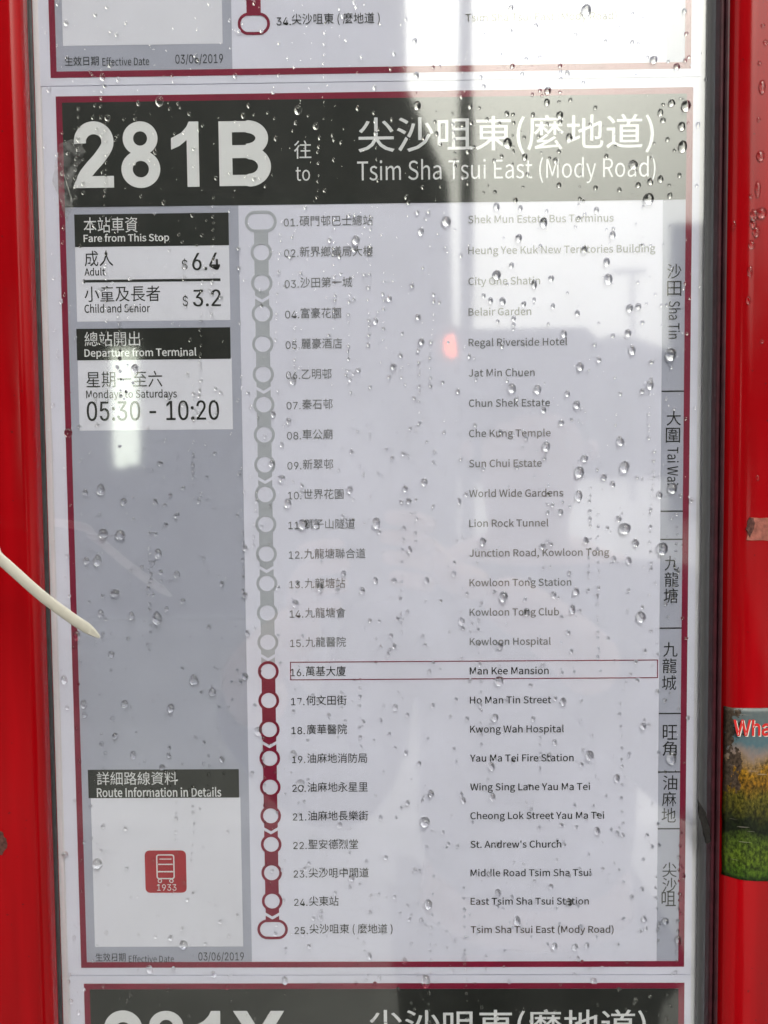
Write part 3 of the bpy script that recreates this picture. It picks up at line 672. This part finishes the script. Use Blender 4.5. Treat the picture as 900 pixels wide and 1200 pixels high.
big = [tuple(map(float, s.split(','))) for s in BIG.split()]
spots = [(x, y, d) for x, y, d in big]
def free(x, y, d):
    return all((x-a)**2+(y-b_)**2 > ((d+c_)*0.55)**2 for a, b_, c_ in spots)
rr = random.Random(11)
ok = lambda x, y: 46+0.022*y < x < 832-0.028*y
while len(spots) < 282:                                          # the middling drops
    x, y, d = rr.uniform(50, 830), rr.uniform(5, 1195), rr.uniform(4.2, 6.2)
    if ok(x, y) and free(x, y, d): spots.append((x, y, d))
def place(x, y, d, i):
    q = P(x, y, COVER_Y); r = d*0.5*q_scale
    o = bpy.data.objects.new('raindrop', KINDS[i % 12]); C.objects.link(o)
    o.location = (q.x, COVER_Y+0.00003, q.z); o.scale = (r*rr.uniform(.88, 1.05), r*rr.uniform(0.85, 1.15), r*rr.uniform(.95, 1.18))
    return tag(o, 'clear raindrop clinging to the clear cover over the posters', 'raindrop', 'raindrops on the cover')
q_scale = 0.358/F*1.06
for i, (x, y, d) in enumerate(spots): place(x, y, d, i)
# fine spray and vertical bead trails: past counting
tiny = []
for _ in range(48):                                              # runs of small beads left by drops sliding down
    x, y = rr.uniform(70, 815), rr.uniform(0, 1050); n = rr.randint(5, 16); dr = rr.uniform(-0.05, 0.03)
    for k in range(n):
        y += rr.uniform(6, 16); x += dr*8+rr.uniform(-1.2, 1.2)
        tiny.append((x, y, rr.uniform(2.4, 4.8)))
for _ in range(850): tiny.append((rr.uniform(45, 835), rr.uniform(-5, 1205), rr.uniform(3.0, 5.2)))
for _ in range(1300): tiny.append((rr.uniform(45, 835), rr.uniform(-5, 1205), 1.0+2.6*rr.random()**2.2))
for x, y, d in big:
    if d > 8:
        for _ in range(3): tiny.append((x+rr.gauss(0, 9), y+rr.gauss(0, 9), rr.uniform(1.2, 2.6)))
grid = {}
def clear(x, y, d):
    gx, gy = int(x//8), int(y//8)
    for i in (-1, 0, 1):
        for j in (-1, 0, 1):
            for a, b_, c_ in grid.get((gx+i, gy+j), ()):
                if (x-a)**2+(y-b_)**2 < ((d+c_)*0.62)**2: return False
    grid.setdefault((gx, gy), []).append((x, y, d)); return True
vs = []; fs = []
S2, R2 = 10, 4
for x, y, d in tiny:
    if not ok(x, y) or not free(x, y, d) or not clear(x, y, d): continue
    q = P(x, y, COVER_Y); r = d*0.5*q_scale; b0 = len(vs); sz = rr.uniform(0.9, 1.4); hg = rr.uniform(0.6, 0.9); dxy = rr.uniform(-.15, .15)
    for j in range(R2):
        a = j/R2*math.pi/2
        for k in range(S2):
            an = 2*math.pi*k/S2; vs.append((q.x+r*math.cos(a)*(math.cos(an)+dxy*math.sin(an)), COVER_Y+0.00003-hg*r*math.sin(a), q.z+r*sz*math.cos(a)*math.sin(an)))
    vs += [(q.x, COVER_Y+0.00003-hg*r, q.z), (q.x, COVER_Y+0.00003, q.z)]
    for j in range(R2-1):
        for k in range(S2):
            l = (k+1) % S2; fs.append((b0+j*S2+k, b0+j*S2+l, b0+(j+1)*S2+l, b0+(j+1)*S2+k))
    for k in range(S2):
        l = (k+1) % S2; fs.append((b0+(R2-1)*S2+k, b0+(R2-1)*S2+l, b0+R2*S2)); fs.append((b0+l, b0+k, b0+R2*S2+1))
me = mesh('rain_spray', vs, fs, True); me.set_sharp_from_angle(angle=R(55))
tag(link('rain_spray', me, 'water'), 'fine spray of tiny rain beads over the clear cover', 'rain', kind='stuff')
# drops on the red right upright
for i, (x, y, d, e) in enumerate([(893, 102, 9, 1.8), (891, 183, 10, 1.3), (888, 222, 8, 2.2), (892, 250, 13, 1.0), (884, 252, 10, 1.5), (883, 262, 9, 1.3), (886, 272, 10, 1.2), (881, 287, 8, 1.3),
                                  (879, 318, 6, 2.4), (877, 352, 6, 1.6), (890, 74, 5, 1), (897, 50, 6, 1), (889, 140, 5, 1), (894, 30, 5, 1), (880, 230, 5, 1), (860, 262, 5, 2), (893, 400, 5, 1), (888, 560, 5, 1.2)]):
    q = P(x, y, FACE); r = d*0.5*0.35/F
    xx, yy, nx, ny = prof_right(s_for_px(x, y))
    o = bpy.data.objects.new('raindrop', KINDS[i % 12]); C.objects.link(o); o.location = (xx-nx*0.00003, yy-ny*0.00003, q.z)
    o.rotation_euler = (0, 0, math.atan2(ny, nx)+math.pi/2); o.scale = (r, r*0.9, r*e)
    tag(o, 'raindrop clinging to the glossy red upright beside the cover', 'raindrop', 'raindrops on the red upright')

# ------------------------------------------------------------------ the street that the cover mirrors, behind the viewer
YB = -9.0
bld = empty('tower_block', (-4, YB-3, -0.12)); tag(bld, 'dark concrete block across the road, mirrored in the cover', 'building')
top = 8.8
e1 = Q(478, 100, YB); e2 = Q(526, 215, YB); e3 = Q(532, 400, YB); xL = Q(-500, 300, YB).x
out = [(xL, -0.12), (e3.x, -0.12), (e3.x, e3.z), (e2.x, e2.z), (e1.x, e1.z), (e1.x-0.02, top), (xL, top)]
n = len(out); vs = [(x, YB, z) for x, z in out] + [(x, YB-7, z) for x, z in out]
fs = [tuple(range(n)), tuple(range(2*n-1, n-1, -1))] + [(i, n+i, n+(i+1) % n, (i+1) % n) for i in range(n)]
o = link('wall', mesh('wall', [Vector(v)-bld.location for v in vs], fs), 'concrete_dark', bld)
a, b_ = Q(131, 408, YB), Q(164, 548, YB)
hz = b_.z + 0.16
for q_ in ((a.x, hz, b_.x, a.z), (a.x+0.01, b_.z, a.x+0.13, hz), (b_.x-0.13, b_.z+0.03, b_.x-0.01, hz)):
    o = boxm('lit_window', (q_[0], YB-0.02, q_[1]), (q_[2], YB+0.05, q_[3]), 'lit_window', bld); o.matrix_parent_inverse = Matrix.Translation(-bld.location)
for r_ in range(5):
    for k in range(6):
        x = xL+1.0+k*(e1.x-xL-1.2)/6; z = 3.4+r_*2.6
        o = boxm('window', (x, YB-0.05, z), (x+1.0, YB+0.012, z+1.3), 'window_glass', bld); o.matrix_parent_inverse = Matrix.Translation(-bld.location)
YC = -26.0
a = Q(786, 262, YC)
b2 = empty('low_building', (a.x+4, YC-3, -0.12)); tag(b2, 'grey low building further along the road, mirrored in the cover', 'building')
q_ = [(a.x, YC), (a.x+14, YC), (a.x+14, YC-8), (a.x*(YC-8.6)/(YC-0.6), YC-8)]
o = link('wall', mesh('wall', [(x, y, z) for z in (-0.12, a.z) for x, y in q_], [(3, 2, 1, 0), (4, 5, 6, 7)]+[(i, (i+1) % 4, 4+(i+1) % 4, 4+i) for i in range(4)]), 'concrete', b2); o.matrix_parent_inverse = Matrix.Translation(-b2.location)
for k in range(5):
    o = boxm('window', (a.x+1+k*2.4, YC-0.05, 4), (a.x+2.4+k*2.4, YC+0.02, 5.6), 'window_glass', b2); o.matrix_parent_inverse = Matrix.Translation(-b2.location)
YH = -140.0; vs = []; fs = []; nx_ = 160
for k in range(nx_+1):
    px = -2500 + 6000*k/nx_; t_ = px
    py = 412 - 26*math.exp(-((px-735)/60)**2) + 12*math.exp(-((px-640)/40)**2) + 9*noise.noise(Vector((px*0.012, 0, 0))) + 6*noise.noise(Vector((px*0.06, 5, 0)))
    q = Q(px, py, YH); vs += [(q.x, YH, -0.3), (q.x, YH-6, q.z), (q.x, YH-60, q.z*0.9), (q.x, YH-120, -0.3)]
    if k:
        for j in range(3): fs.append(((k-1)*4+j, k*4+j, k*4+j+1, (k-1)*4+j+1))
tag(link('hills', mesh('hills', vs, fs, True), 'hill_green'), None, None, kind='structure')
# slim post on the kerb
YP = -2.1; a, b_ = Q(539, 300, YP), Q(555, 300, YP); r_ = (b_.x-a.x)/2; cx_ = (a.x+b_.x)/2
def tube(name, pts, mat, parent=None, n=14):
    vs = []; fs = []
    for i, (x, y, z, r) in enumerate(pts):
        vs += [(x+r*math.cos(2*math.pi*k/n), y+r*math.sin(2*math.pi*k/n), z) for k in range(n)]
        if i: fs += [((i-1)*n+k, (i-1)*n+(k+1) % n, i*n+(k+1) % n, i*n+k) for k in range(n)]
    fs += [tuple(range(n))[::-1], tuple((len(pts)-1)*n+k for k in range(n))]
    me = mesh(name, vs, fs, True); me.set_sharp_from_angle(angle=R(40)); return link(name, me, mat, parent)
def sub(o, par): o.parent = par; o.matrix_parent_inverse = Matrix.Translation(-par.location); return o
tag(tube('slim_post', [(cx_, YP, 0, r_*2.2), (cx_, YP, 0.02, r_*2.2), (cx_, YP, 0.021, r_), (cx_, YP, 4.9, r_), (cx_, YP, 5.0, r_*1.3), (cx_, YP, 5.06, r_*0.8)], 'post_metal'), 'slim dark grey post on the pavement edge, mirrored in the cover', 'post')
# traffic signal with its red lamp lit
YS = -7.0; q = Q(530, 405, YS)
ts = empty('traffic_signal', (q.x, YS, -0.12)); tag(ts, 'traffic signal with its red lamp lit, mirrored in the cover', 'traffic light')
sub(tube('pole', [(q.x, YS-0.12, -0.12, 0.055), (q.x, YS-0.12, q.z+0.2, 0.05)], 'post_metal'), ts)
sub(boxm('housing', (q.x-0.14, YS-0.10, q.z-0.76), (q.x+0.14, YS-0.02, q.z+0.16), 'signal_black'), ts)
for k, mt in enumerate(('signal_red', 'signal_dark', 'signal_dark')):
    bm = bmesh.new(); bmesh.ops.create_uvsphere(bm, u_segments=16, v_segments=8, radius=0.1); 
    for v in bm.verts: v.co = Vector((v.co.x*0.72+q.x, v.co.y*0.4+YS-0.02, v.co.z*(1.05 if k == 0 else 0.9)+q.z-k*0.29))
    me = bpy.data.meshes.new('lamp'); bm.to_mesh(me); bm.free(); sub(link('lamp', me, mt), ts)
# far street lamp
YL = -40.0; q = Q(742, 318, YL)
fl_ = tag(tube('street_lamp', [(q.x, YL, -0.12, 0.12), (q.x, YL, q.z, 0.08)], 'post_metal'), 'distant street lamp with a short arm, mirrored in the cover', 'street lamp')
o = boxm('lamp_arm', (q.x-1.0, YL-0.1, q.z-0.12), (q.x+0.6, YL+0.1, q.z+0.05), 'post_metal', fl_)

# ------------------------------------------------------------------ the person with the phone
def skin(name, pts, edges, mat, parent=None, levels=2):
    me = bpy.data.meshes.new(name); me.from_pydata([tuple(p_[:3]) for p_ in pts], edges, []); me.update()
    o = bpy.data.objects.new(name, me); C.objects.link(o); me.materials.append(MATS[mat])
    mo = o.modifiers.new('s', 'SKIN'); mo.use_smooth_shade = True
    for d, p_ in zip(me.skin_vertices[0].data, pts): d.radius = (p_[3], p_[4] if len(p_) > 4 else p_[3])
    me.skin_vertices[0].data[0].use_root = True
    s = o.modifiers.new('d', 'SUBSURF'); s.levels = levels; s.render_levels = levels
    if parent: sub(o, parent)
    return o
cx_, cy_, cz_ = CAM
per = empty('person', (cx_+0.19, cy_-0.46, 0.0)); tag(per, 'person in a dark jacket holding up a phone, mirrored in the cover', 'person')
X = cx_+0.19; Yb = cy_-0.46; Zs = cz_-0.17
B = [(X, Yb, 0.92, .15, .11), (X, Yb, 1.12, .14, .10), (X, Yb, 1.28, .17, .12), (X, Yb, Zs-.02, .13, .10), (X, Yb+.01, Zs+.07, .055), (X, Yb+.03, Zs+.13, .07), (X, Yb+.035, Zs+.20, .085, .10), (X, Yb+.03, Zs+.28, .06, .07),
     (X+.19, Yb, Zs-.04, .075), (X+.26, Yb+.06, Zs-.30, .055), (X-.02, cy_-.09, cz_-.17, .033), (X-.10, cy_-.05, cz_-.115, .026),
     (X-.19, Yb, Zs-.04, .075), (X-.27, Yb+.06, Zs-.30, .055), (X-.35, cy_-.12, cz_-.22, .033), (X-.27, cy_-.04, cz_-.14, .026),
     (X+.09, Yb, .86, .10), (X+.10, Yb+.02, .48, .065), (X+.10, Yb-.02, .10, .042), (X+.11, Yb+.10, .045, .04),
     (X-.09, Yb, .86, .10), (X-.10, Yb+.02, .48, .065), (X-.10, Yb-.02, .10, .042), (X-.11, Yb+.10, .045, .04)]
Ed = [(0,1),(1,2),(2,3),(3,4),(4,5),(5,6),(6,7),(3,8),(8,9),(9,10),(10,11),(3,12),(12,13),(13,14),(14,15),(0,16),(16,17),(17,18),(18,19),(0,20),(20,21),(21,22),(22,23)]
skin('body', B, Ed, 'skin', per)
J = [(x, y, z, r*1.16+.006, (q_[0] if q_ else r)*1.16+.006) for (x, y, z, r, *q_) in B[:4]] + [(X, Yb, Zs+.045, .075)] + [(x, y, z, r*1.2+.006) for (x, y, z, r, *q_) in (B[8], B[9], (X+.00, cy_-.12, cz_-.19, .042), B[12], B[13], (X-.355, cy_-.14, cz_-.235, .042))]
skin('jacket', J, [(0,1),(1,2),(2,3),(3,4),(3,5),(5,6),(6,7),(3,8),(8,9),(9,10)], 'jacket', per)
T = [(X, Yb, .94, .165, .125)] + [(x, y, z, r*1.18+.004) for (x, y, z, r, *q_) in (B[16], B[17], (B[18][0], B[18][1], .09, .055), B[20], B[21], (B[22][0], B[22][1], .09, .055))]
skin('trousers', T, [(0,1),(1,2),(2,3),(0,4),(4,5),(5,6)], 'trousers', per)
for s in (-1, 1): skin('shoe', [(X+s*.105, Yb-.05, .045, .046), (X+s*.11, Yb+.05, .045, .046), (X+s*.115, Yb+.17, .035, .036)], [(0,1),(1,2)], 'shoe', per)
HX_, HY_, HZ_ = X, Yb+.035, Zs+.20
skin('hair', [(HX_, HY_-.03, HZ_+.05, .098, .10), (HX_, HY_-.015, HZ_+.09, .09, .085), (HX_-.005, HY_-.055, HZ_-.05, .075)], [(0,1),(0,2)], 'hair', per)
skin('nose', [(HX_, HY_+.085, HZ_+.01, .008), (HX_, HY_+.105, HZ_-.03, .013)], [(0,1)], 'skin', per)
for s in (-1, 1):
    skin('ear', [(HX_+s*.082, HY_+.0, HZ_+.01, .014), (HX_+s*.086, HY_-.005, HZ_-.02, .011)], [(0,1)], 'skin', per)
    skin('eye', [(HX_+s*.033, HY_+.088, HZ_+.005, .011), (HX_+s*.036, HY_+.088, HZ_+.005, .011)], [(0,1)], 'eye', per)
skin('mouth', [(HX_-.022, HY_+.082, HZ_-.062, .006), (HX_, HY_+.088, HZ_-.063, .008), (HX_+.022, HY_+.082, HZ_-.062, .006)], [(0,1),(1,2)], 'scrap', per)
# phone: the lens is the camera of this picture
TILT = 3.0
ph = empty('phone', (cx_-.026, cy_-.0145, cz_-.12)); tag(ph, 'dark phone held upright by the person, mirrored in the cover', 'phone'); ph.rotation_euler = (R(-TILT), 0, 0)
o_ = rrect(-.036, 0, .036, .148, .010, 6); n = len(o_)
me = mesh('body', [(x, .0030, z) for x, z in o_]+[(x, -.0045, z) for x, z in o_], [tuple(range(n)), tuple(range(2*n-1, n-1, -1))]+[(i, n+i, n+(i+1) % n, (i+1) % n) for i in range(n)])
link('body', me, 'phone_body', ph)
me = mesh('lens', [(.024+.0045*math.cos(2*math.pi*k/20), y, .136+.0045*math.sin(2*math.pi*k/20)) for y in (.0029, .0036) for k in range(20)], [tuple(range(20, 40))]+[(k, (k+1) % 20, 20+(k+1) % 20, 20+k) for k in range(20)])
link('lens', me, 'lens', ph)
# two hands, five fingers each, closed round the phone's long edges
for s in (1, -1):
    ex = cx_-.026+s*.040; wz = cz_-.115 if s > 0 else cz_-.14; yy = cy_-.017
    wr = B[11] if s > 0 else B[15]
    pts = [(wr[0], wr[1], wr[2], .024, .018), (ex+s*.026, yy-.022, wz+.02, .026, .016), (ex+s*.016, yy-.016, wz+.05, .024, .013)]
    skin('hand', pts, [(0,1),(1,2)], 'skin', per)
    for k, (dz_, ln) in enumerate(((.062, .034), (.044, .040), (.026, .037), (.008, .028))):
        z_ = wz+dz_; skin('finger', [(ex+s*.020, yy-.014, z_, .009), (ex+s*.010, yy+.012, z_+.006, .0085), (ex-s*.010, yy+.0185, z_+.010, .008), (ex-s*ln*.7, yy+.0185, z_+.012, .007)], [(0,1),(1,2),(2,3)], 'skin', per, 1)
    skin('thumb', [(ex+s*.022, yy-.022, wz+.025, .011), (ex+s*.006, yy-.024, wz+.052, .010), (ex-s*.012, yy-.018, wz+.074, .008)], [(0,1),(1,2)], 'skin', per, 1)
